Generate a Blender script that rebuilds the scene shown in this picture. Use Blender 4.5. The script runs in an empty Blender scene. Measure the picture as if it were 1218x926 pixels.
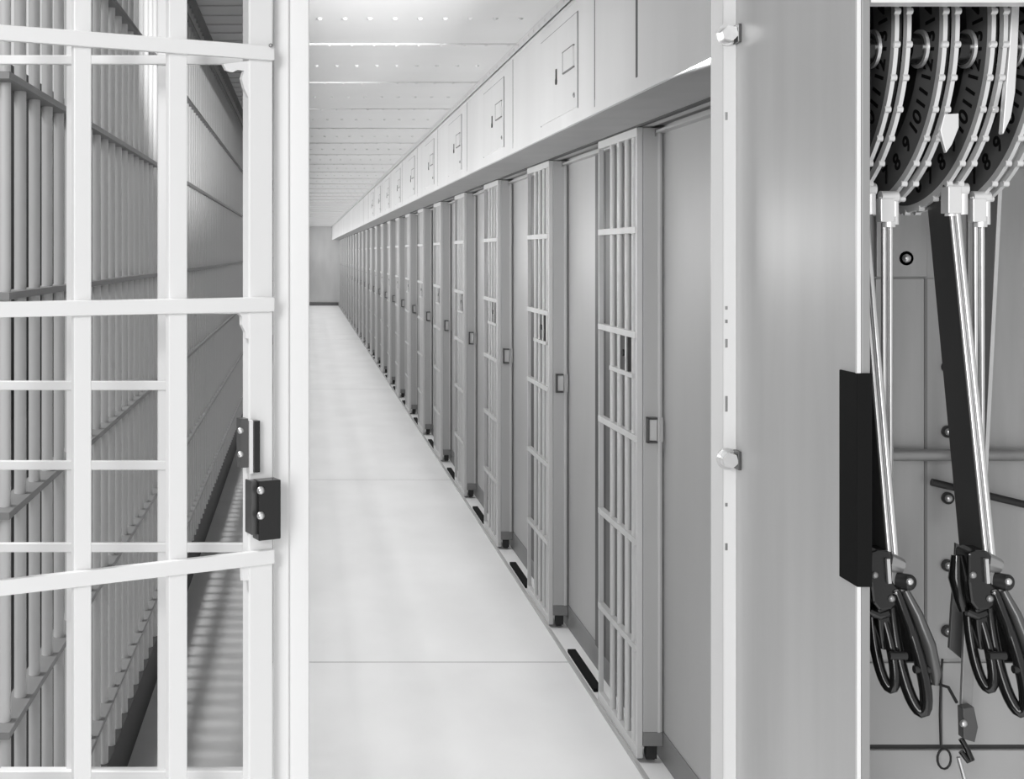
import bpy, math, random
from mathutils import Vector, Matrix
random.seed(7)
C = bpy.context.scene.collection
S = bpy.context.scene
PI = math.pi
F = 1500.0            # focal length in pixels of the 1218 px wide frame
EYE = 1.67            # eye height above the corridor floor

# ------------------------------------------------------------------ camera
cam_d = bpy.data.cameras.new('camera'); cam = bpy.data.objects.new('camera', cam_d); C.objects.link(cam)
cam.location = (0, 0, EYE); cam.rotation_euler = (PI/2, 0, 0)
cam_d.sensor_width = 36; cam_d.lens = F/1218*36
cam_d.shift_x = 247/1218; cam_d.shift_y = -162/1218
cam_d.clip_start = .02; cam_d.clip_end = 200
S.camera = cam

# ------------------------------------------------------------------ light
w = bpy.data.worlds.new('world'); S.world = w; w.use_nodes = True
w.node_tree.nodes['Background'].inputs[0].default_value = (1, 1, 1, 1)
w.node_tree.nodes['Background'].inputs[1].default_value = 0.62

def lamp(name, kind, loc, target, energy, **kw):
    d = bpy.data.lights.new(name, kind); d.energy = energy
    for k, v in kw.items(): setattr(d, k, v)
    o = bpy.data.objects.new(name, d); C.objects.link(o); o.location = loc
    o.rotation_euler = (Vector(target)-Vector(loc)).to_track_quat('-Z', 'Y').to_euler()
    return o
el = math.radians(60)
lamp('sun', 'SUN', (-5, 6, 9), (-5+math.cos(el), 6.0, 9-math.sin(el)), 2.4, angle=math.radians(10))
# added fill sun from behind the camera, brightens fascia and fronts
lamp('fill_sun', 'SUN', (-6, -12, 4), (-6+.42, -12+.9, 4-.06), 0.6, angle=math.radians(22))
# photographer's flood behind and to the left of the camera
lamp('flood_front', 'AREA', (-1.0, -1.2, 2.5), (-0.35, 2.4, 1.5), 40, size=.8)
# second flood standing in the corridor behind the control cabinet
lamp('flood_corridor', 'SPOT', (.93, 2.475, EYE+.356), (.93-.53, 3.775, EYE+.356+.30), 430, spot_size=math.radians(34), spot_blend=.6, shadow_soft_size=.025)
# added unseen strip light along the walk, fills ceiling and cells
L_ = lamp('fill_strip', 'AREA', (-.045, 21.7, EYE+.05), (5, 21.7, EYE+.05), 185, size=35.9)
L_.data.shape = 'RECTANGLE'; L_.data.size_y = .09; L_.rotation_euler = Matrix(((0, 0, -1), (1, 0, 0), (0, -1, 0))).to_euler()

S.view_settings.view_transform = 'Standard'; S.view_settings.look = 'None'
S.view_settings.exposure = 0.17; S.view_settings.gamma = 1; S.view_settings.use_curve_mapping = False

# ------------------------------------------------------------------ helpers
def P(x, y, D):
    """point at depth D that lies on the ray of photo pixel x, y"""
    return Vector(((x-362)/F*D, D, EYE+(301-y)/F*D))

def mat(name, g, rough=.5, metal=0.0, var=.08, scale=6.0, stretch=(1, 1, .25), bump=0.0, spec=.5, fine=0):
    m = bpy.data.materials.new(name); m.use_nodes = True
    nt = m.node_tree; b = nt.nodes['Principled BSDF']
    b.inputs['Roughness'].default_value = rough; b.inputs['Metallic'].default_value = metal
    b.inputs['Specular IOR Level'].default_value = spec
    tc = nt.nodes.new('ShaderNodeTexCoord'); mp = nt.nodes.new('ShaderNodeMapping')
    mp.inputs['Scale'].default_value = stretch
    nz = nt.nodes.new('ShaderNodeTexNoise'); nz.inputs['Scale'].default_value = scale; nz.inputs['Detail'].default_value = 5
    rp = nt.nodes.new('ShaderNodeValToRGB')
    lo = max(0, g*(1-var)); hi = min(1, g*(1+var))
    rp.color_ramp.elements[0].color = (lo, lo, lo, 1); rp.color_ramp.elements[1].color = (hi, hi, hi, 1)
    rp.color_ramp.elements[0].position = .3; rp.color_ramp.elements[1].position = .7
    L = nt.links
    L.new(tc.outputs['Object'], mp.inputs['Vector']); L.new(mp.outputs[0], nz.inputs['Vector'])
    L.new(nz.outputs['Fac'], rp.inputs['Fac']); L.new(rp.outputs['Color'], b.inputs['Base Color'])
    if bump:
        bp = nt.nodes.new('ShaderNodeBump'); bp.inputs['Strength'].default_value = bump; bp.inputs['Distance'].default_value = .01
        L.new(nz.outputs['Fac'], bp.inputs['Height']); L.new(bp.outputs[0], b.inputs['Normal'])
    return m

M = {
 'floor': mat('polished_concrete', .86, .38, var=.05, scale=2.2, stretch=(1, .6, 1)),
 'strip': mat('grey_floor_strip', .40, .5, var=.08, scale=3),  # darker grey slab along the left of the walk
 'rimsteel': mat('bright_rim', .80, .3, metal=.3, var=.05),
 'ceil': mat('ceiling_paint', .66, .5, var=.04, scale=1.5),
 'wall': mat('cell_wall_paint', .44, .5, var=.05, scale=3, stretch=(1, 1, .3)),
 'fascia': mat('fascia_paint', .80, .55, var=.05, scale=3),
 'dado': mat('dado_paint', .22, .45, var=.06),
 'gate': mat('cell_gate_paint', .58, .6, var=.05, spec=.25),
 'white': mat('white_enamel', .80, .35, var=.02, scale=4),
 'panel': mat('cabinet_paint', .62, .4, var=.09, scale=4, stretch=(1, 1.6, .22)),
 'edge': mat('cabinet_edge', .30, .35, var=.05),
 'endwall': mat('end_wall_paint', .90, .9, var=.04),
 'grey': mat('grille_paint', .56, .4, var=.06),
 'railgrey': mat('grille_rail_paint', .20, .45, var=.06),
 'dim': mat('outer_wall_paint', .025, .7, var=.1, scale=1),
 'kerb': mat('kerb_paint', .035, .6),
 'black': mat('black_enamel', .008, .14, var=.2, spec=.6),
 'blackm': mat('black_iron', .022, .4, metal=.3, var=.3),
 'gear': mat('gear_iron', .05, .42, metal=.5, var=.35, scale=14, stretch=(1, 1, 1)),
 'steel': mat('bright_steel', .72, .28, metal=.75, var=.06, scale=20, stretch=(1, 1, 1)),
 'steeld': mat('dull_steel', .34, .35, metal=.6, var=.12, scale=12, stretch=(1, 1, 1)),
 'lever': mat('lever_steel', .085, .38, metal=.4, var=.12, scale=8, stretch=(1, 1, .3)),
 'inner': mat('cabinet_back_steel', .40, .36, metal=.35, var=.14, scale=5, stretch=(2.4, 1, .3)),
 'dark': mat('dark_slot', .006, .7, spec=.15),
 'gearring': mat('number_ring_paint', .13, .5, var=.12, scale=10),
 'barshade': mat('bar_shade', .12, .55, var=.06),
 'gap_strip': mat('gap_dark', .085, .55, var=.06),
 'soffit': mat('soffit_shaded', .36, .55, var=.06),  # soffit's shade put into a darker grey than the fascia
 'bronze': mat('dark_brass', .12, .3, metal=.6, var=.2),
}

class MB:
    def __init__(s): s.v = []; s.f = []; s.sm = []
    def add(s, vs, fs, smooth=False):
        n = len(s.v); s.v += [tuple(v) for v in vs]
        for f in fs: s.f.append([i+n for i in f]); s.sm.append(smooth)
        return s
    def box(s, x0, x1, y0, y1, z0, z1):
        vs = [(x, y, z) for x in (x0, x1) for y in (y0, y1) for z in (z0, z1)]
        return s.add(vs, [(0,1,3,2),(4,6,7,5),(0,4,5,1),(2,3,7,6),(0,2,6,4),(1,5,7,3)])
    def obox(s, a, b, side, w, d):
        """bar from a to b; side = direction of width w; the other extent is d"""
        a, b = Vector(a), Vector(b); t = (b-a).normalized(); u = Vector(side); u = (u-t*u.dot(t)).normalized(); n = t.cross(u)
        vs = [p+u*w*.5*i+n*d*.5*j for p in (a, b) for i, j in ((-1,-1),(1,-1),(1,1),(-1,1))]
        return s.add(vs, [(3,2,1,0),(4,5,6,7),(0,1,5,4),(1,2,6,5),(2,3,7,6),(3,0,4,7)])
    def cyl(s, a, b, r, n=12, r2=None, smooth=True):
        a, b = Vector(a), Vector(b); r2 = r if r2 is None else r2
        t = (b-a).normalized(); u = t.orthogonal().normalized(); w_ = t.cross(u)
        k = len(s.v)
        vs = [a+(u*math.cos(q)+w_*math.sin(q))*r for q in [2*PI*i/n for i in range(n)]]
        vs += [b+(u*math.cos(q)+w_*math.sin(q))*r2 for q in [2*PI*i/n for i in range(n)]]
        s.add(vs, [(i, (i+1)%n, n+(i+1)%n, n+i) for i in range(n)], smooth)
        s.add(vs[:n], [tuple(range(n))[::-1]]); s.add(vs[n:], [tuple(range(n))])
        return s
    def tube(s, pts, r, n=10, closed=False, sx=None):
        """round tube through pts; r may be a list; sx squeezes it along world X"""
        pts = [Vector(p) for p in pts]; m = len(pts); rs = r if isinstance(r, (list, tuple)) else [r]*m
        vs = []; prev = None
        for i, p in enumerate(pts):
            a = pts[(i-1) % m] if (closed or i) else p; b = pts[(i+1) % m] if (closed or i < m-1) else p
            t = (b-a).normalized()
            u = t.orthogonal().normalized() if prev is None else (prev-t*prev.dot(t)).normalized()
            prev = u; q = t.cross(u)
            for j in range(n):
                o = (u*math.cos(2*PI*j/n)+q*math.sin(2*PI*j/n))*rs[i]
                if sx: o.x *= sx
                vs.append(p+o)
        fs = []
        for i in range(m if closed else m-1):
            k = (i+1) % m
            for j in range(n): fs.append((i*n+j, i*n+(j+1)%n, k*n+(j+1)%n, k*n+j))
        s.add(vs, fs, True)
        if not closed:
            s.add(vs[:n], [tuple(range(n))[::-1]]); s.add(vs[-n:], [tuple(range(n))])
        return s
    def prism(s, poly, axis, a, b):
        """polygon of 2-tuples extruded along axis from a to b"""
        def mk(p, q):
            return {'x': (q, p[0], p[1]), 'y': (p[0], q, p[1]), 'z': (p[0], p[1], q)}[axis]
        n = len(poly); vs = [mk(p, a) for p in poly]+[mk(p, b) for p in poly]
        return s.add(vs, [tuple(range(n))[::-1], tuple(range(n, 2*n))]+[(i, (i+1)%n, n+(i+1)%n, n+i) for i in range(n)])
    def dome(s, c, nrm, r, h=.6, n=8, k=3):
        c, nrm = Vector(c), Vector(nrm).normalized(); u = nrm.orthogonal().normalized(); w_ = nrm.cross(u); vs = []
        for i in range(k):
            a = PI/2*i/k
            for j in range(n): vs.append(c+(u*math.cos(2*PI*j/n)+w_*math.sin(2*PI*j/n))*r*math.cos(a)+nrm*r*h*math.sin(a))
        vs.append(c+nrm*r*h)
        fs = [(i*n+j, i*n+(j+1)%n, (i+1)*n+(j+1)%n, (i+1)*n+j) for i in range(k-1) for j in range(n)]
        fs += [((k-1)*n+j, (k-1)*n+(j+1)%n, k*n) for j in range(n)]
        return s.add(vs, fs, True)
    def sector(s, x0, x1, cy, cz, r0, r1, a0, a1, n=40):
        """ring sector in the Y-Z plane between planes x0 and x1; angle 0 points to -Y, 90 deg to -Z"""
        vs = []
        for i in range(n+1):
            a = a0+(a1-a0)*i/n; c_, s_ = math.cos(a), math.sin(a)
            for x in (x0, x1):
                for r in (r0, r1): vs.append((x, cy-c_*r, cz-s_*r))
        fs = []
        for i in range(n):
            k = i*4; q = k+4
            fs += [(k, k+1, q+1, q), (k+2, q+2, q+3, k+3), (k, q, q+2, k+2), (k+1, k+3, q+3, q+1)]
        if abs(a1-a0) < 2*PI-.01: fs += [(0, 2, 3, 1), (n*4, n*4+1, n*4+3, n*4+2)]
        return s.add(vs, fs)
    def build(s, name, m, parent=None, bevel=0, origin=None):
        me = bpy.data.meshes.new(name); vs = s.v
        o = bpy.data.objects.new(name, me)
        if origin is not None and parent is None:
            og = Vector(origin); vs = [tuple(Vector(v)-og) for v in vs]; o.location = og
        if parent is not None:
            og = parent_world(parent); vs = [tuple(Vector(v)-og) for v in vs]; o.parent = parent
        me.from_pydata(vs, [], s.f); me.materials.append(M[m] if isinstance(m, str) else m)
        me.polygons.foreach_set('use_smooth', s.sm); me.update()
        import bmesh
        bm = bmesh.new(); bm.from_mesh(me); bmesh.ops.recalc_face_normals(bm, faces=bm.faces); bm.to_mesh(me); bm.free()
        C.objects.link(o)
        if bevel:
            b = o.modifiers.new('bevel', 'BEVEL'); b.width = bevel; b.segments = 2; b.limit_method = 'ANGLE'
        return o

def parent_world(p):
    v = Vector((0, 0, 0))
    while p is not None: v += Vector(p.location); p = p.parent
    return v
def tag(o, label, cat, group=None):
    o['label'] = label; o['category'] = cat
    if group: o['group'] = group
    return o
def thing(name, label, cat, loc, group=None):
    o = bpy.data.objects.new(name, None); C.objects.link(o); o.location = loc; o.empty_display_size = .1
    return tag(o, label, cat, group)
def struct(o): o['kind'] = 'structure'; return o
def copy_tree(o, loc=None, parent=None):
    c = o.copy(); C.objects.link(c)
    if parent is not None: c.parent = parent
    if loc is not None: c.location = loc
    for ch in list(o.children): copy_tree(ch, None, c)
    return c

# ------------------------------------------------------------------ corridor shell
END = 40.3
XW, XG, XF = 1.18, 1.09, .875            # cell wall, gate face, fascia planes
ZS, ZC = EYE+.426, EYE+.842              # soffit and ceiling
XL = -.59                                # barred screen on the left
ZCL = EYE+1.34
b = MB().box(-.62, 1.5, -2.5, END+.2, -.12, 0)
for y in (5.15, 9.4, 16.0, 25.0): pass
struct(b.build('floor', 'floor'))
struct(MB().box(-.62, -.13, 2.6, END, .0002, .004).build('floor_left', 'strip'))
b = MB()
for y in (5.15, 9.3, 15.5, 24.5): b.box(-.58, 1.08, y, y+.006, .0002, .0008)
struct(b.build('trim_1', mat('floor_joint', .42, .6)))
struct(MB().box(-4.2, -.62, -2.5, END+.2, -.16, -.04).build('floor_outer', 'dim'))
# right cell wall, dado
struct(MB().box(XW, 1.45, 2.5, END, 0, ZC).build('wall_right', 'wall'))
struct(MB().box(XW-.004, XW+.02, 2.7, END, 0, .10).build('baseboard_right', 'dado'))
# end wall
struct(MB().box(-.75, 1.5, END, END+.2, 0, ZCL+.1).build('wall_end', 'endwall'))
struct(MB().box(XL, XG, END-.03, END, 0, .10).build('baseboard_end', 'dado'))
# ceiling over the walk: riveted steel plates with lapped joints
b = MB().box(-.12, 1.45, 1.6, END, ZC, ZC+.06)
y = 5.07-1.137*2
while y < END:
    b.box(-.12, .86, y-.006, y+.006, ZC-.006, ZC)
    for i in range(11):
        if y < 22:
            b.dome((-.08+i*.09, y+.0, ZC-.004), (0, 0, -1), .009, .8)
            b.dome((-.035+i*.09, y-.55, ZC), (0, 0, -1), .010, .8)
    y += 1.137
struct(b.build('ceiling', 'ceil'))
b = MB().box(-.75, -.12, 1.6, END, ZCL, ZCL+.06)
b.box(-.135, -.12, 1.6, END, ZC, ZCL)
y = 2.9
while y < END: b.box(-.60, -.135, y-.006, y+.006, ZCL-.008, ZCL); y += .28
struct(b.build('ceiling_left', 'ceil'))
# fascia with its soffit: plates with open joints on a backing
b = MB()
edges = [2.45, 3.32] + [3.80+1.49*k for k in range(25)] + [END]
for i in range(len(edges)-1):
    b.box(XF, XF+.03, edges[i]+.004, edges[i+1]-.004, ZS+.0, ZC)
b.box(XF+.004, XF+.03, 2.45, END, ZS+.001, ZC)
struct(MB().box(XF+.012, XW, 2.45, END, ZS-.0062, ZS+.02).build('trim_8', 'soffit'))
b.box(XF-.0005, XF+.01, 2.45, END, ZS-.006, ZS+.036)
struct(b.build('trim_7', 'fascia'))
# cove angle at the ceiling
b = MB().box(XF-.02, XF, 2.45, END, ZC-.030, ZC-.022).box(XF-.022, XF-.014, 2.45, END, ZC-.03, ZC)
y = 2.6
while y < 20: b.dome((XF-.022, y, ZC-.016), (-1, 0, 0), .007); y += .11
struct(b.build('trim_2', 'ceil'))
# gate header track under the soffit
b = MB().box(XW-.03, XW, 2.7, END, ZS-.032, ZS-.024).box(XG+.02, XW-.035, 2.7, END, ZS-.010, ZS-.006)
struct(b.build('trim_3', 'wall'))
struct(MB().box(XG+.001, XG+.018, 2.7, END, ZS-.012, ZS-.006).build('trim_5', 'kerb'))
b = MB().box(XF-.0006, XF+.002, 3.310, 3.330, EYE+.463, ZC)
for k in range(12): b.box(XF-.0006, XF+.002, 3.796+1.49*k, 3.804+1.49*k, EYE+.44, ZC)
struct(b.build('trim_6', 'gap_strip'))
# floor track
b = MB().box(XG-.012, XG+.0, 2.9, END, 0, .012)
struct(b.build('trim_4', 'wall'))
# outer wall beyond the left screen
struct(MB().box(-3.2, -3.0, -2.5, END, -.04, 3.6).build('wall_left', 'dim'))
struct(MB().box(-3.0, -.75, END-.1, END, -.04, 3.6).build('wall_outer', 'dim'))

# ------------------------------------------------------------------ left barred screen
sc = thing('barred_screen', 'long grey barred screen down the left side of the corridor, behind the white gate', 'bars', (XL, 2.45, 0))
MB().box(XL-.03, XL+.015, 2.42, END-.1, 0, .17).build('kerb', 'kerb', sc)
ZR = [EYE+XL*-1*s for s in (-2.25, -1.57, -.855, -.14, .58, 1.28, 1.97)]
for z in ZR:
    r = MB().box(XL-.024, XL+.024, 2.42, END-.1, z-.007, z+.007)
    r.build('rail', 'railgrey', sc)
MB().box(XL-.03, XL+.015, 2.42, END-.1, ZCL-.09, ZCL).build('rail', 'railgrey', sc)
bar0 = MB().cyl((XL, 2.482, .17), (XL, 2.482, ZCL-.09), .0125, 12).build('bar', 'grey', sc)
for k in range(1, 100):
    c = bar0.copy(); C.objects.link(c); c.location.y += .137*k
b = MB()
for k in range(100, 274): b.cyl((XL, 2.482+.137*k, .17), (XL, 2.482+.137*k, ZCL-.09), .0125, 6)
b.build('bar', 'grey', sc)['kind'] = 'stuff'

# ------------------------------------------------------------------ cell gates
ord_ = ['nearest', 'second', 'third', 'fourth', 'fifth', 'sixth', 'seventh', 'eighth', 'ninth', 'tenth']
GW = .545; Y0 = 4.135; PITCH = 1.49
GZ = [EYE+z for z in (.077, -.27, -.61, -.95, -1.30)]
def make_gate():
    g = thing('cell_gate', '', 'cell gate', (XG, Y0, 0), 'sliding cell gates along the right wall')
    zb, zt = .014, ZS-.013
    f = MB()
    f.box(XG, XG+.02, Y0, Y0+GW, zb, zb+.035).box(XG, XG+.02, Y0, Y0+GW, zt-.028, zt)
    f.box(XG+.0005, XG+.0195, Y0+.0005, Y0+.022, zb+.034, zt-.027).box(XG+.0005, XG+.0195, Y0+GW-.008, Y0+GW-.0005, zb+.034, zt-.027)
    f.build('frame', 'gate', g, bevel=.002)
    for z in GZ: MB().box(XG-.003, XG+.019, Y0+.01, Y0+GW-.01, z-.011, z+.011).build('rail', 'gate', g, bevel=.002)
    for y in (4.203, 4.291, 4.395, 4.498): MB().cyl((XG+.011, y, zb+.03), (XG+.011, y, zt-.02), .0105, 12).build('bar', 'gate', g)
    # solid end plate that houses the lock, standing proud of the wall
    MB().box(XG+.0205, XW-.006, Y0, Y0+.012, .10, zt-.002).build('end_plate', 'wall', g, bevel=.002)
    MB().box(XG+.0205, XW-.006, Y0-.001, Y0+.012, .055, .10).build('kick_plate', 'dado', g)
    MB().box(XW-.022, XW-.014, Y0-.004, Y0, .10, zt-.02).build('edge_strip', 'gate', g)
    MB().box(XG+.06, XW-.03, Y0+.0-.012, Y0+.02, zt-.03, zt-.008).build('hanger', 'wall', g)
    MB().box(XW-.010, XW-.0002, Y0+.02, Y0+.765, .10, ZS-.034).build('shade_sheet', 'barshade', g)  # dark sheet: the shade behind the bars put into its colour
    MB().box(XW-.012, XW-.0002, Y0+.765, Y0+.93, .10, ZS-.034).build('gap_strip', 'gap_strip', g)  # flat dark strip set where the door gap lies
    # rollers at the foot
    r = MB().cyl((XG+.035, Y0+.02, .028), (XG+.06, Y0+.02, .028), .024, 14).box(XG+.03, XG+.065, Y0-.004, Y0+.02, .015, .055)
    r.build('roller', 'blackm', g)
    # pull: square loop
    zc = EYE-.578; h = MB()
    h.box(XG+.030, XG+.036, Y0-.022, Y0, zc-.042, zc+.042)
    h.box(XG+.030, XG+.062, Y0-.022, Y0, zc+.036, zc+.042).box(XG+.030, XG+.062, Y0-.022, Y0, zc-.042, zc-.036)
    hd = h.build('handle', 'bronze', g)
    MB().box(XG+.038, XG+.062, Y0-.014, Y0, zc-.034, zc+.034).build('grip', 'gate', hd)
    MB().box(XG+.074, XG+.084, Y0-.008, Y0, zc-.04, zc+.04).build('keeper', 'wall', g)
    # dark lock window between two bars
    lw = MB().box(XG+.004, XG+.03, 4.262, 4.37, EYE-.40, EYE-.283)
    lk = lw.build('lock_box', 'bronze', g)
    MB().box(XG-.002, XG+.02, 4.19, 4.50, EYE-.415, EYE-.40).build('lock_rail', 'gate', g)
    MB().cyl((XG-.002, 4.315, EYE-.34), (XG+.01, 4.315, EYE-.34), .012, 12).build('knob', 'blackm', lk)
    MB().box(XG+.012, XG+.045, Y0+GW+.12, Y0+GW+.60, .0005, .014).build('track_slot', 'dark', g)
    return g
gate0 = make_gate()
for k in range(24):
    g = gate0 if k == 0 else copy_tree(gate0, (XG, Y0+PITCH*k, 0))
    if k == 0: g['label'] = 'nearest and largest pale barred cell gate, just left of the riveted cabinet post'
    elif k < 10: g['label'] = 'pale barred cell gate, %s in the row counted from the gear cabinet' % ord_[k]
    else:
        g['label'] = 'tiny pale cell gate beyond the tenth, at the far end of the row'
        g['group'] = 'far cell gates beyond the tenth'

# ------------------------------------------------------------------ fascia access doors
def make_access():
    a = thing('access_door', '', 'access panel', (XF, 4.026, EYE+.45), 'access doors in the fascia above the cell gates')
    MB().box(XF-.004, XF-.0006, 4.030, 4.650, EYE+.468, EYE+.770).build('door_leaf', 'fascia', a)
    fr = MB(); t = .0035
    fr.box(XF-.002, XF-.0003, 4.026, 4.030, EYE+.464, EYE+.774).box(XF-.002, XF-.0003, 4.650, 4.654, EYE+.464, EYE+.774)
    fr.box(XF-.002, XF-.0003, 4.026, 4.654, EYE+.770, EYE+.774)
    fr.build('gap', 'railgrey', a)
    p = MB().box(XF-.009, XF-.004, 4.07, 4.23, EYE+.604, EYE+.670).build('cover_plate', 'fascia', a)
    e = MB()
    e.box(XF-.0095, XF-.004, 4.226, 4.232, EYE+.60, EYE+.674).box(XF-.0095, XF-.004, 4.064, 4.236, EYE+.670, EYE+.674).box(XF-.0095, XF-.004, 4.064, 4.236, EYE+.600, EYE+.604)
    e.build('plate_edge', 'railgrey', p)
    k = MB().box(XF-.007, XF-.003, 4.348, 4.362, EYE+.592, EYE+.635)
    k.cyl((XF-.008, 4.355, EYE+.592), (XF-.003, 4.355, EYE+.592), .011, 12)
    k.build('keyhole', 'blackm', a)
    MB().dome((XF-.004, 4.07, EYE+.51), (-1, 0, 0), .009).build('stud', 'steeld', a)
    return a
acc0 = make_access()
for k in range(9):
    a = acc0 if k == 0 else copy_tree(acc0, (XF, 4.026+1.49*k, EYE+.45))
    if k == 0: a['label'] = 'largest fascia access door, with keyhole and square plate, nearest the cabinet'
    elif k < 4: a['label'] = 'flush access door in the pale fascia, %s from the near end' % ord_[k]
    else:
        a['label'] = 'faint small access door in the far part of the fascia, past the fourth'
        a['group'] = 'far fascia access doors past the fourth'

# ------------------------------------------------------------------ white gate at the left
# the gate swings on the post, its free left side nearer the camera
post = MB().box(-.0575, .0093, 2.33, 2.385, 0, ZCL)
post.box(-.0575, -.028, 2.322, 2.33, 0, ZCL)
tag(post.build('steel_post', 'white', None, bevel=.003, origin=(-.03, 2.33, 0)), 'wide white steel post standing between the open gate and the corridor', 'post')

GO = Vector((-.0563, 2.282, 0))               # right lower corner of the swung leaf
ux = Vector((-.8987, -.4386, 0)); un = Vector((-.4386, .8987, 0))   # leftwards along the leaf, away from the camera
gl = thing('barred_gate', 'open white barred gate swung toward the camera on the left, with a black lock', 'gate', GO)
def leaf_t(px):     # distance along the leaf that stands on photo column px
    k = (px-362)/F
    return (k*GO.y-GO.x)/(ux.x-k*ux.y)
def lbox(t0, t1, d0, d1, z0, z1):
    m = MB(); vs = []
    for t in (t0, t1):
        for d in (d0, d1):
            for z in (z0, z1):
                p = GO+ux*t+un*d; vs.append((p.x, p.y, z))
    return m.add(vs, [(0,1,3,2),(4,6,7,5),(0,4,5,1),(2,3,7,6),(0,2,6,4),(1,5,7,3)])
ts = leaf_t(296)
lbox(0, ts, 0, .03, .10, ZC+.2).build('stile', 'white', gl, bevel=.003)
lbox(leaf_t(-2), leaf_t(-24), 0, .03, .10, ZC+.2).build('stile', 'white', gl, bevel=.003)
for px in ((88, 109), (201, 223)):
    lbox(leaf_t(px[1]), leaf_t(px[0]), .0, .018, .10, ZC+.2).build('bar', 'white', gl, bevel=.002)
for z, h in ((.360, .026), (-.092, .026), (-.546, .026), (-1.45, .04)):
    r = lbox(.002, leaf_t(-24), -.012, .0, EYE+z-h/2, EYE+z+h/2)
    r.build('rail', 'white', gl, bevel=.002)
# corner gussets on the stile
def gusset(pts, name='gusset'):
    vs = []
    for d in (.002, .012):
        for (x, y) in pts:
            t = leaf_t(x); p = GO+ux*t+un*d; z = EYE+(301-y)/F*p.y; vs.append((p.x, p.y, z))
    n = len(pts)
    MB().add(vs, [tuple(range(n)), tuple(range(n, 2*n))[::-1]]+[(i, (i+1)%n, n+(i+1)%n, n+i) for i in range(n)]).build(name, 'white', gl)
gusset([(298, 72), (266, 76), (270, 84), (277, 86), (283, 83), (291, 84), (288, 94), (291, 105), (298, 120)])
gusset([(298, 368), (284, 372), (288, 376), (288, 386), (292, 394), (293, 402), (298, 403)])
gusset([(298, 655), (288, 660), (289, 690), (298, 690)])
# lock: strike plate and case
def lpx(x0, x1, d0, d1, y0, y1):
    t0, t1 = leaf_t(x1), leaf_t(x0); pm = GO+ux*(t0+t1)/2
    return lbox(t0, t1, d0, d1, EYE+(301-y1)/F*pm.y, EYE+(301-y0)/F*pm.y)
case = lpx(300, 326, -.030, -.001, 568, 638).build('lock_case', 'black', gl, bevel=.002)
cs = lpx(294, 303, -.02, .01, 570, 633); cs.build('lock_side', 'bronze', case, bevel=.001)
for (x, y) in ((302, 583), (302, 613)):
    p = GO+ux*leaf_t(x)+un*-.03; z = EYE+(301-y)/F*p.y
    MB().dome((p.x, p.y, z), -un, .0075, .9, 12).build('bolt', 'steel', case)
sp = lpx(298.5, 305, -.016, .0, 499, 560).build('strike_plate', 'black', gl)
lpx(293.5, 298, -.012, .002, 499, 562).build('strike_edge', 'white', sp)
sd = lpx(284, 292.5, -.010, .010, 497, 555).build('bolt_plate', 'bronze', gl)
for y in (512, 540):
    p = GO+ux*leaf_t(284)+un*-.008; z = EYE+(301-y)/F*p.y
    MB().dome((p.x, p.y, z), -un, .006, .9, 12).build('bolt', 'steel', sd)
MB().dome((P(322, 54, 2.26)), (0, -1, 0), .004).build('screw', 'steeld', gl)

# fixed grille behind the leaf, square to the corridor
fg = thing('fixed_grille', 'white fixed grille with flat bars and thin rails, standing behind the open gate', 'grille', (-.5, 2.395, 0))
D = 2.395
def gx(px): return (px-362)/F*D
def gz(py): return EYE+(301-py)/F*D
for a, c in ((80, 96), (188, 205)):
    MB().box(gx(a), gx(c), D-.012, D+.012, .02, ZC+.3).build('bar', 'white', fg, bevel=.002)
for y, x1, sl in ((73, 320, 4), (457, 200, 0), (551, 200, 0), (648, 318, 0), (367, 318, 0)):
    MB().box(gx(1), gx(x1), D-.022, D-.012, gz(y+5.5), gz(y-5.5)).build('rail', 'white', fg, bevel=.002)
MB().box(gx(1), gx(320), D-.022, D+.0, .0, gz(911)).build('kick_panel', 'white', fg, bevel=.002)

# ------------------------------------------------------------------ gear cabinet at the right
XP = .80; D1 = XP*F/658; D2 = 2.34; DB = 2.42; XR = 1.62
cb = thing('gear_cabinet', 'tall pale steel gear cabinet on the right, its front open on the levers', 'cabinet', (XP, D1, 0))
ZT = EYE+.72
MB().box(XP, XP+.006, D1, D2, 0, ZT).build('side_panel', 'panel', cb, bevel=.002)
MB().box(XP+.006, XP+.0185, D1, D1+.03, 0, ZT).build('front_flange', 'edge', cb, bevel=.0015)
MB().box(XP-.002, XP+.004, D1-.003, D1+.004, 0, ZT).build('edge_bead', 'white', cb, bevel=.001)
zz0, zz1 = EYE+(301-697)/F*D1, EYE+(301-443.5)/F*D1
MB().box(XP-.0025, XP+.0195, D1-.0045, XP*F/638, zz0, zz1).build('slot_block', 'dark', cb, bevel=.001)  # black box standing in for a slot cut into the panel edge
MB().box(XP+.006, XP+.012, D1+.03, DB, 0, ZT).build('shade_lining', 'dark', cb)  # near-black sheet, the inner side wall's shadow put into its colour
MB().box(XP, XR, DB, DB+.02, 0, ZT).build('back_panel', 'inner', cb)
MB().box(XR-.02, XR, D1, DB, 0, ZT).build('far_side', 'panel', cb)
MB().box(XP+.0195, XR-.02, D1, D1+.03, EYE+(301-3)/F*D1, EYE+(301-3)/F*D1+.12).build('top_rail', 'white', cb)
MB().box(XP, XR, D1, DB, ZT, ZT+.02).build('top', 'panel', cb)
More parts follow.
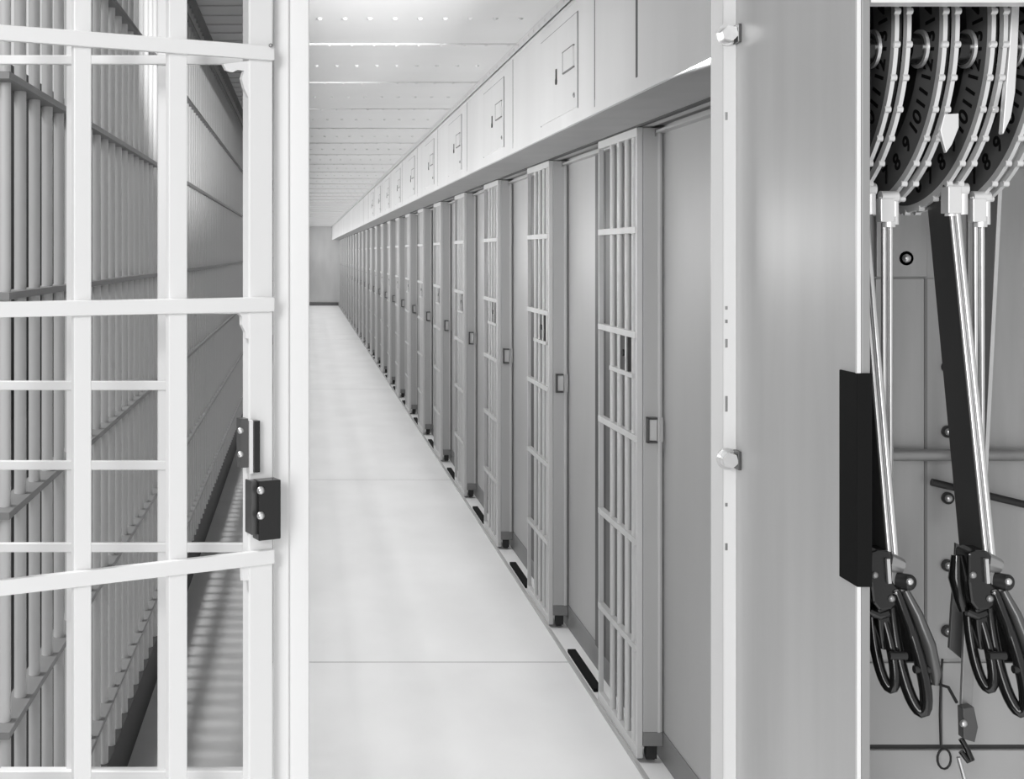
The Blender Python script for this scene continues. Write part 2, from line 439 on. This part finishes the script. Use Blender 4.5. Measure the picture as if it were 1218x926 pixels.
# corner angle with bolts
ang = MB().box(XP-.0465, XP, D2-.006, D2, 0, ZT).build('corner_angle', 'white', cb, bevel=.002)
MB().box(XP-.0485, XP-.026, D2-.010, D2-.0062, 0, ZT).build('cover_strip', 'panel', ang, bevel=.001)
sl = MB()
for y, h in ((138, 9), (366, 4), (382, 4), (408, 10), (480, 18), (600, 4), (650, 8)):
    p = P(864, y, D2-.0065); sl.box(p.x-.0022, p.x+.0022, D2-.0070, D2-.006, p.z-h*.0008, p.z+h*.0008)
sl.build('slot', 'steeld', ang)
for y in (42, 545):
    p = P(866, y, D2-.006)
    bt = MB()
    bt.cyl((p.x-.004, D2-.006, p.z), (p.x-.004, D2-.012, p.z), .020, 16)
    bt.cyl((p.x-.002, D2-.012, p.z), (p.x-.004, D2-.032, p.z), .0150, 6, smooth=False)
    o = bt.build('bolt', 'steel', ang, bevel=.0015)
    MB().box(p.x+.009, p.x+.0155, D2-.034, D2-.006, p.z-.017, p.z+.017).build('bolt_shade', 'bronze', o, bevel=.001)  # added dark tab: the bolt's right-hand shadow built as a solid
# back panel plates
D = DB
def bp(name, x0, x1, y0, y1, m='inner', th=.006, off=0, bevel=.0015, par=cb):
    a = P(x0, y1, D); c = P(x1, y0, D)
    return MB().box(a.x, c.x, D-off-th, D-off, a.z, c.z).build(name, m, par, bevel=bevel)
bp('plate', 1040, 1100, 150, 329, th=.010)
bp('plate', 1040, 1098, 331, 783, th=.006)
bp('plate', 1101, 1140, 331, 783, th=.004)
bp('plate', 1150, 1262, 200, 783, th=.005)
bp('plate', 1030, 1262, 787, 884, 'wall', th=.006)  # both lower plates paler: the extra light there is put into their colour
bp('plate', 1030, 1262, 889, 1010, 'wall', th=.012)
bp('seam_strip', 1098, 1101, 331, 770, 'railgrey', th=.007, bevel=0)
bp('seam_strip', 1116, 1119, 790, 884, 'railgrey', th=.0075, bevel=0)
bp('seam_strip', 1030, 1262, 884, 889, 'kerb', th=.004, bevel=0)
for (x, y, r) in ((1077, 307, .012), (1127, 436, .010), (1127, 513, .010), (1127, 592, .010), (1127, 672, .010), (1127, 750, .010)):
    p = P(x, y, DB-.006); q = MB().cyl((p.x, DB-.010, p.z), (p.x, DB-.004, p.z), r*1.15, 16)
    w_ = q.build('washer', 'blackm', cb)
    MB().dome((p.x, DB-.010, p.z), (0, -1, 0), r*.72, .9, 12, 4).build('rivet', 'steel', w_)
# horizontal rod and diagonal stay
a = P(1062, 541, DB-.03); MB().cyl((XP+.012, DB-.03, a.z), (XR-.02, DB-.03, a.z), .0115, 16).build('cross_rod', 'steeld', cb)
a, c = P(1108, 573, DB-.025), P(1245, 606, DB-.05)
tag(MB().cyl(a, c, .007, 12).build('stay_rod', 'blackm', None, origin=a), 'thin dark stay rod slanting across the cabinet back under the cross rod', 'rod')

# notched wheels on a common shaft
WC, WR = 2.20, .283; WZ = EYE+.353
sh = MB().cyl((XP+.014, WC, WZ), (XR-.022, WC, WZ), .018, 20).build('wheel_shaft', 'steeld', None, origin=(XP+.1, WC, WZ))
tag(sh, 'horizontal steel shaft carrying the notched wheels inside the cabinet', 'shaft')
A0, A1 = math.radians(-60), math.radians(112)
def numeral_mesh(text, size):
    cu = bpy.data.curves.new('numeral', 'FONT'); cu.body = text; cu.size = size; cu.extrude = .0006
    cu.align_x = 'CENTER'; cu.align_y = 'CENTER'; cu.offset = .0006
    o = bpy.data.objects.new('numeral', cu); C.objects.link(o); bpy.context.view_layer.update()
    me = bpy.data.meshes.new_from_object(o.evaluated_get(bpy.context.evaluated_depsgraph_get()))
    vs = [v.co.copy() for v in me.vertices]; fs = [list(p.vertices) for p in me.polygons]
    bpy.data.objects.remove(o); bpy.data.meshes.remove(me)
    return vs, fs
def make_wheel():
    x = .898
    wv = thing('notched_wheel', '', 'wheel', (x, WC, WZ), 'notched wheels in the cabinet')
    for dx in (0, .0185):
        lug = MB().sector(x+dx, x+dx+.0065, WC, WZ, WR-.012, WR, A0, A1, 64); q = math.radians(7.2-10.2*6)
        while q < A1:
            c_, s_ = math.cos(q), math.sin(q)
            p = Vector((x+dx-.002, WC-c_*(WR-.0005), WZ-s_*(WR-.0005)))
            lug.cyl(p, p+Vector((.0095, 0, 0)), .0052, 10); q += math.radians(10.2)
        lug.build('rim', 'rimsteel', wv)
    MB().sector(x+.0065, x+.0185, WC, WZ, .03, WR-.016, A0, A1, 60).build('web', 'blackm', wv)
    ring = MB().sector(x+.001, x+.0062, WC, WZ, WR-.075, WR-.013, A0, A1, 60).build('number_ring', 'gearring', wv)
    for n in range(4, 19):
        q = math.radians(7.2+10.2*1.9+(11-n)*10.2)
        if not (A0+.08 < q < A1-.08): continue
        c_, s_ = math.cos(q), math.sin(q)
        cpt = Vector((x+.0004, WC-c_*(WR-.040), WZ-s_*(WR-.040)))
        up = Vector((0, c_, s_)); rt = up.cross(Vector((-1, 0, 0)))
        vs, fs = numeral_mesh(str(n), .040)
        MB().add([cpt+rt*v.x+up*v.y+Vector((-1, 0, 0))*v.z for v in vs], fs).build('numeral', 'dark', ring)
    MB().cyl((x-.022, WC, WZ), (x+.045, WC, WZ), .050, 28).build('hub', 'blackm', wv)
    r_ = MB().cyl((x-.034, 1.965, WZ-.035), (x-.016, 1.965, WZ-.035), .024, 24).build('roller', 'black', wv)
    MB().cyl((x-.0165, 1.965, WZ-.035), (x-.0115, 1.965, WZ-.035), .030, 28).build('roller_flange', 'steel', r_)
    return wv
w0 = make_wheel(); DX = .0735
wl = ['leftmost dark notched wheel with double rim, beside the cabinet flange', 'notched wheel with bright double rim, second from the left in the cabinet',
      'notched wheel with bright double rim, third from the left in the cabinet', 'notched wheel cut by the right edge of the photo']
for k in range(4):
    g = w0 if k == 0 else copy_tree(w0, (.898+DX*k, WC, WZ))
    g['label'] = wl[k]

# pale tongue plates between wheels
def flat_px(name, pts, D, th, m, label, cat):
    p0 = P(pts[0][0], pts[0][1], D); poly = [(P(x, y, D).x, P(x, y, D).z) for x, y in pts]
    o = MB().prism(poly, 'y', D-th/2, D+th/2).build(name, m, None, bevel=.001, origin=p0)
    return tag(o, label, cat)
flat_px('guide_tongue', [(1122, 136), (1139, 135), (1139, 152), (1131, 172), (1124, 182), (1120, 168), (1117, 155)], 1.95, .008, 'rimsteel', 'small pale pointed plate hanging between the second and third wheels', 'plate')
flat_px('guide_bar', [(1201, 8), (1210, 8), (1208, 60), (1205, 110), (1200, 140), (1191, 160), (1190, 158), (1194, 110), (1198, 60)], 1.93, .012, 'rimsteel', 'tall pale tapering bar right of the third wheel, at the top right', 'bar')

# clevis + rod, twice
def make_rod(name, label, cx, cy, y1, D, twin=True):
    p = P(cx, cy, D); k = D/F
    r = thing(name, label, 'rod', p, 'connecting rods in the cabinet')
    c = MB()
    c.cyl((p.x-.010, D, p.z+16*k), (p.x-.010, D, p.z-14*k), .0075, 8, smooth=False)
    c.cyl((p.x+.010, D, p.z+16*k), (p.x+.010, D, p.z-17*k), .0065, 8, smooth=False)
    c.box(p.x-.0175, p.x+.005, D-.011, D+.008, p.z-14*k, p.z+14*k)
    c.cyl((p.x-.014, D, p.z+.022), (p.x+.014, D, p.z+.022), .010, 12)
    c.cyl((p.x, D, p.z-.01), (p.x, D, p.z-20*k), .011, 8, smooth=False)
    c.build('clevis', 'rimsteel', r, bevel=.0015)
    q = P(cx, y1, D)
    MB().cyl((p.x-.0060, D+.004, p.z-15*k), (p.x-.0060, D+.004, q.z), .0045, 12).build('rod', 'steel', r)
    MB().cyl((p.x+.0030, D, p.z-15*k), (p.x+.0030, D, q.z), .0042, 12).build('rod', 'steel', r)
    return r
make_rod('connecting_rod', 'thin vertical steel rod with pale clevis nearest the cabinet flange', 1057, 250, 690, 2.06)
make_rod('connecting_rod', 'thin vertical steel rod with pale clevis passing behind the long slanted lever', 1166, 250, 700, 2.08)

# levers: deep flat bars leaning out toward the viewer at the bottom, each with its black hand grips
def make_lever():
    X = 1.059
    D_t, D_b = 2.06, 1.951                 # depth of the front edge at top and bottom
    zt, zb = EYE+(301-238)/F*D_t, EYE+(301-665)/F*D_b
    lv = thing('lever', '', 'lever', (X, D_b, zb), 'switch levers in the cabinet')
    t, d = .013, .075
    body = MB().add([(X-t/2, D_t, zt), (X+t/2, D_t, zt), (X+t/2, D_t+d*.95, zt), (X-t/2, D_t+d*.95, zt),
                     (X-t/2, D_b, zb), (X+t/2, D_b, zb), (X+t/2, D_b+d, zb), (X-t/2, D_b+d, zb)],
                    [(0,1,2,3),(7,6,5,4),(0,4,5,1),(1,5,6,2),(2,6,7,3),(3,7,4,0)])
    bd = body.build('lever_blade', 'lever', lv)
    for dx, r in ((-.0050, .0035), (.0045, .0055)):
        MB().cyl((X+dx, D_t-.001, zt), (X+dx, D_b-.001, zb+.005), r, 12).build('edge_rod', 'steel', bd)
    k = D_t/F
    c = MB(); p = Vector((X+.004, D_t-.002, zt))
    c.box(p.x-.019, p.x+.003, D_t-.016, D_t+.010, p.z-16*k, p.z+16*k)
    c.cyl((p.x+.011, D_t-.002, p.z+17*k), (p.x+.011, D_t-.002, p.z-17*k), .0085, 8, smooth=False)
    c.cyl((p.x-.008, D_t-.002, p.z+18*k), (p.x-.008, D_t-.002, p.z-19*k), .010, 8, smooth=False)
    c.cyl((p.x-.018, D_t-.004, p.z+.018), (p.x+.017, D_t-.004, p.z+.018), .010, 12)
    c.build('clevis', 'rimsteel', lv, bevel=.0015)
    # pivot casting: measured relative to the lever foot, in photo pixels at depth Dh
    Dh = 1.937
    def q(x, y, dy=0): v = P(x, y, Dh); v.y += dy; return v
    cst = MB()
    poly = [(1147, 655), (1156, 652), (1171, 653), (1174, 664), (1174, 690), (1184, 700), (1184, 714), (1174, 722), (1158, 724), (1150, 714), (1147, 690)]
    cst.prism([(q(x, y).x, q(x, y).z) for x, y in poly], 'y', Dh-.012, Dh+.030)
    ct = cst.build('pivot_casting', 'black', lv, bevel=.004)
    kn = MB().cyl(q(1173, 668, .004), q(1190, 674, .004), .016, 8, r2=.012, smooth=False)
    kn.build('eye_nut', 'steeld', ct, bevel=.002)
    a = q(1193, 690, -.012); MB().cyl(a+Vector((-.012, .012, 0)), a+Vector((0, .0, 0)), .0125, 20).dome(a, (.3, -1, 0), .0125, .6, 20, 4).build('pivot_pin', 'blackm', ct)
    a = q(1190, 687, -.022); MB().dome(a, (0, -1, 0), .0055, .8, 14, 4).build('pin_end', 'steel', ct)
    a = q(1186, 708, -.004); MB().cyl(a, a+Vector((.012, -.004, 0)), .007, 14).build('lug_pin', 'blackm', ct)
    MB().obox(q(1166, 661, -.016), q(1168, 690, -.016), (1, 0, 0), .005, .006).build('clip', 'steel', ct)
    for x, y in ((1178, 702), (1172, 709), (1152, 681)):
        MB().dome(q(x, y, -.013), (0, -1, 0), .0055, .8, 10).build('screw', 'steeld', ct)
    MB().tube([q(1146, 664, .02), q(1143, 690, .015), q(1147, 715, .012), q(1150, 728, .01)], [.008, .011, .009, .007], 10).build('trigger', 'black', ct)
    a = q(1152, 727, .004); MB().tube([a, q(1162, 732, .0), q(1172, 728, 0)], .0075, 10).build('spur', 'black', ct)
    # elongated loop grips: centre line ellipses, tilted
    def loop(cx, y0, y1, w, lean, r, dy, name, m='black'):
        pts = []; rs = []
        for i in range(28):
            a = 2*PI*i/28; yy = (y0+y1)/2+(y1-y0)/2*-math.cos(a); f = (yy-y0)/(y1-y0)
            ww = w*(.45+.55*f)
            xx = cx+lean*(f-.5)+ww/2*math.sin(a)
            pts.append(q(xx, yy, dy-.010*math.sin(a)-.03*f)); rs.append(r)
        return MB().tube(pts, rs, 12, closed=True).build(name, m, lv)
    loop(1167, 712, 816, 17, 10, .0080, .02, 'grip_loop')
    loop(1190, 704, 838, 23, 22, .0092, .0, 'grip_loop')
    def fill(pts, m='black'):
        f_ = MB().prism([(q(x, y).x, q(x, y).z) for x, y in pts], 'y', Dh-.004, Dh+.014); return f_.build('grip_web', m, lv, bevel=.003)
    fill([(1158, 715), (1172, 715), (1176, 745), (1178, 772), (1164, 772), (1160, 745)])
    fill([(1175, 705), (1190, 705), (1200, 745), (1206, 788), (1188, 788), (1182, 745)])
    # long rounded latch blade beside the second loop
    MB().tube([q(1189, 700, -.01), q(1200, 726, -.018), q(1211, 760, -.026), q(1217, 792, -.03), q(1217, 806, -.03)], [.007, .010, .012, .011, .005], 12, sx=.8).build('latch_blade', 'bronze', lv)
    MB().tube([q(1178, 700, -.01), q(1190, 740, -.02), q(1198, 780, -.024)], [.007, .008, .006], 10).build('latch_spine', 'black', lv)
    for x, y in ((1202, 788), (1173, 772)):
        a = q(x, y, -.03); MB().cyl(a+Vector((-.013, 0, 0)), a+Vector((.013, 0, 0)), .006, 12).build('band', 'blackm', lv)
    return lv
lv0 = make_lever(); lv0['label'] = 'long slanted dark lever in the middle of the cabinet, black loop grips at its foot'
base = lv0.location.copy()
lv1 = copy_tree(lv0, (base.x*.8585, base.y, base.z-.000)); lv1['label'] = 'slanted lever half hidden by the cabinet flange, black loop grips at its foot'
# back-leaning bar
b = MB(); p0, p1 = P(1181, 225, 2.30), P(1160, 640, 2.34)
b.obox(p0, p1, (1, 0, 0), .022, .006)
br = b.build('brace_bar', 'lever', None, origin=p0); tag(br, 'dark flat brace bar leaning left behind the slanted lever', 'bar')
MB().obox(P(1188, 225, 2.30), P(1167, 640, 2.34), (1, 0, 0), .007, .010).build('bright_edge', 'steel', br)

# lower straps, hook and cord
st = thing('hanging_strap', 'grey flat strap hanging behind the slanted lever with a clamp and hook below', 'strap', P(1140, 660, 2.30))
D = 2.30
def fp(name, pts, m, par, D=2.30, th=.008):
    return MB().prism([(P(x, y, D).x, P(x, y, D).z) for x, y in pts], 'y', D-th/2, D+th/2).build(name, m, par, bevel=.001)
fp('upper_plate', [(1136, 645), (1146, 650), (1146, 700), (1150, 740), (1147, 786), (1128, 770), (1131, 720), (1134, 690)], 'lever', st)
fp('strap', [(1147, 715), (1160, 728), (1158, 780), (1155, 842), (1142, 842), (1144, 790)], 'steeld', st, 2.28)
fp('clamp', [(1142, 840), (1155, 838), (1160, 862), (1156, 880), (1143, 876)], 'bronze', st, 2.265, .02)
MB().dome(P(1146, 860, 2.25), (0, -1, 0), .007, .8, 12).build('bolt', 'steel', st)
MB().tube([P(1143, 878, 2.265), P(1150, 890, 2.26), P(1156, 903, 2.26), P(1152, 905, 2.26), P(1143, 893, 2.265)], .005, 10).build('hook', 'black', st)
MB().tube([P(1140, 900, 2.28), P(1147, 925, 2.28), P(1152, 960, 2.28)], .004, 8).build('wire', 'steel', st)
pts = [P(1121, 783, 2.39), P(1119, 812, 2.38), P(1118, 850, 2.38), P(1119, 885, 2.38)]
pts += [P(1123+8*math.sin(a), 902-12*math.cos(a), 2.375) for a in [PI*2*i/14 for i in range(15)]]
tag(MB().tube(pts, .0022, 6).build('pull_cord', 'blackm', None, origin=pts[0]), 'thin dark cord hanging on the cabinet back and ending in a loop', 'cord')
tw = MB().tube([P(1098, 815, 2.38), P(1112, 812, 2.375), P(1128, 817, 2.375), P(1138, 835, 2.38)], .003, 6)
tag(tw.build('cross_wire', 'blackm', None, origin=P(1098, 815, 2.38)), 'short dark wire crossing the hanging cord low in the cabinet', 'wire')
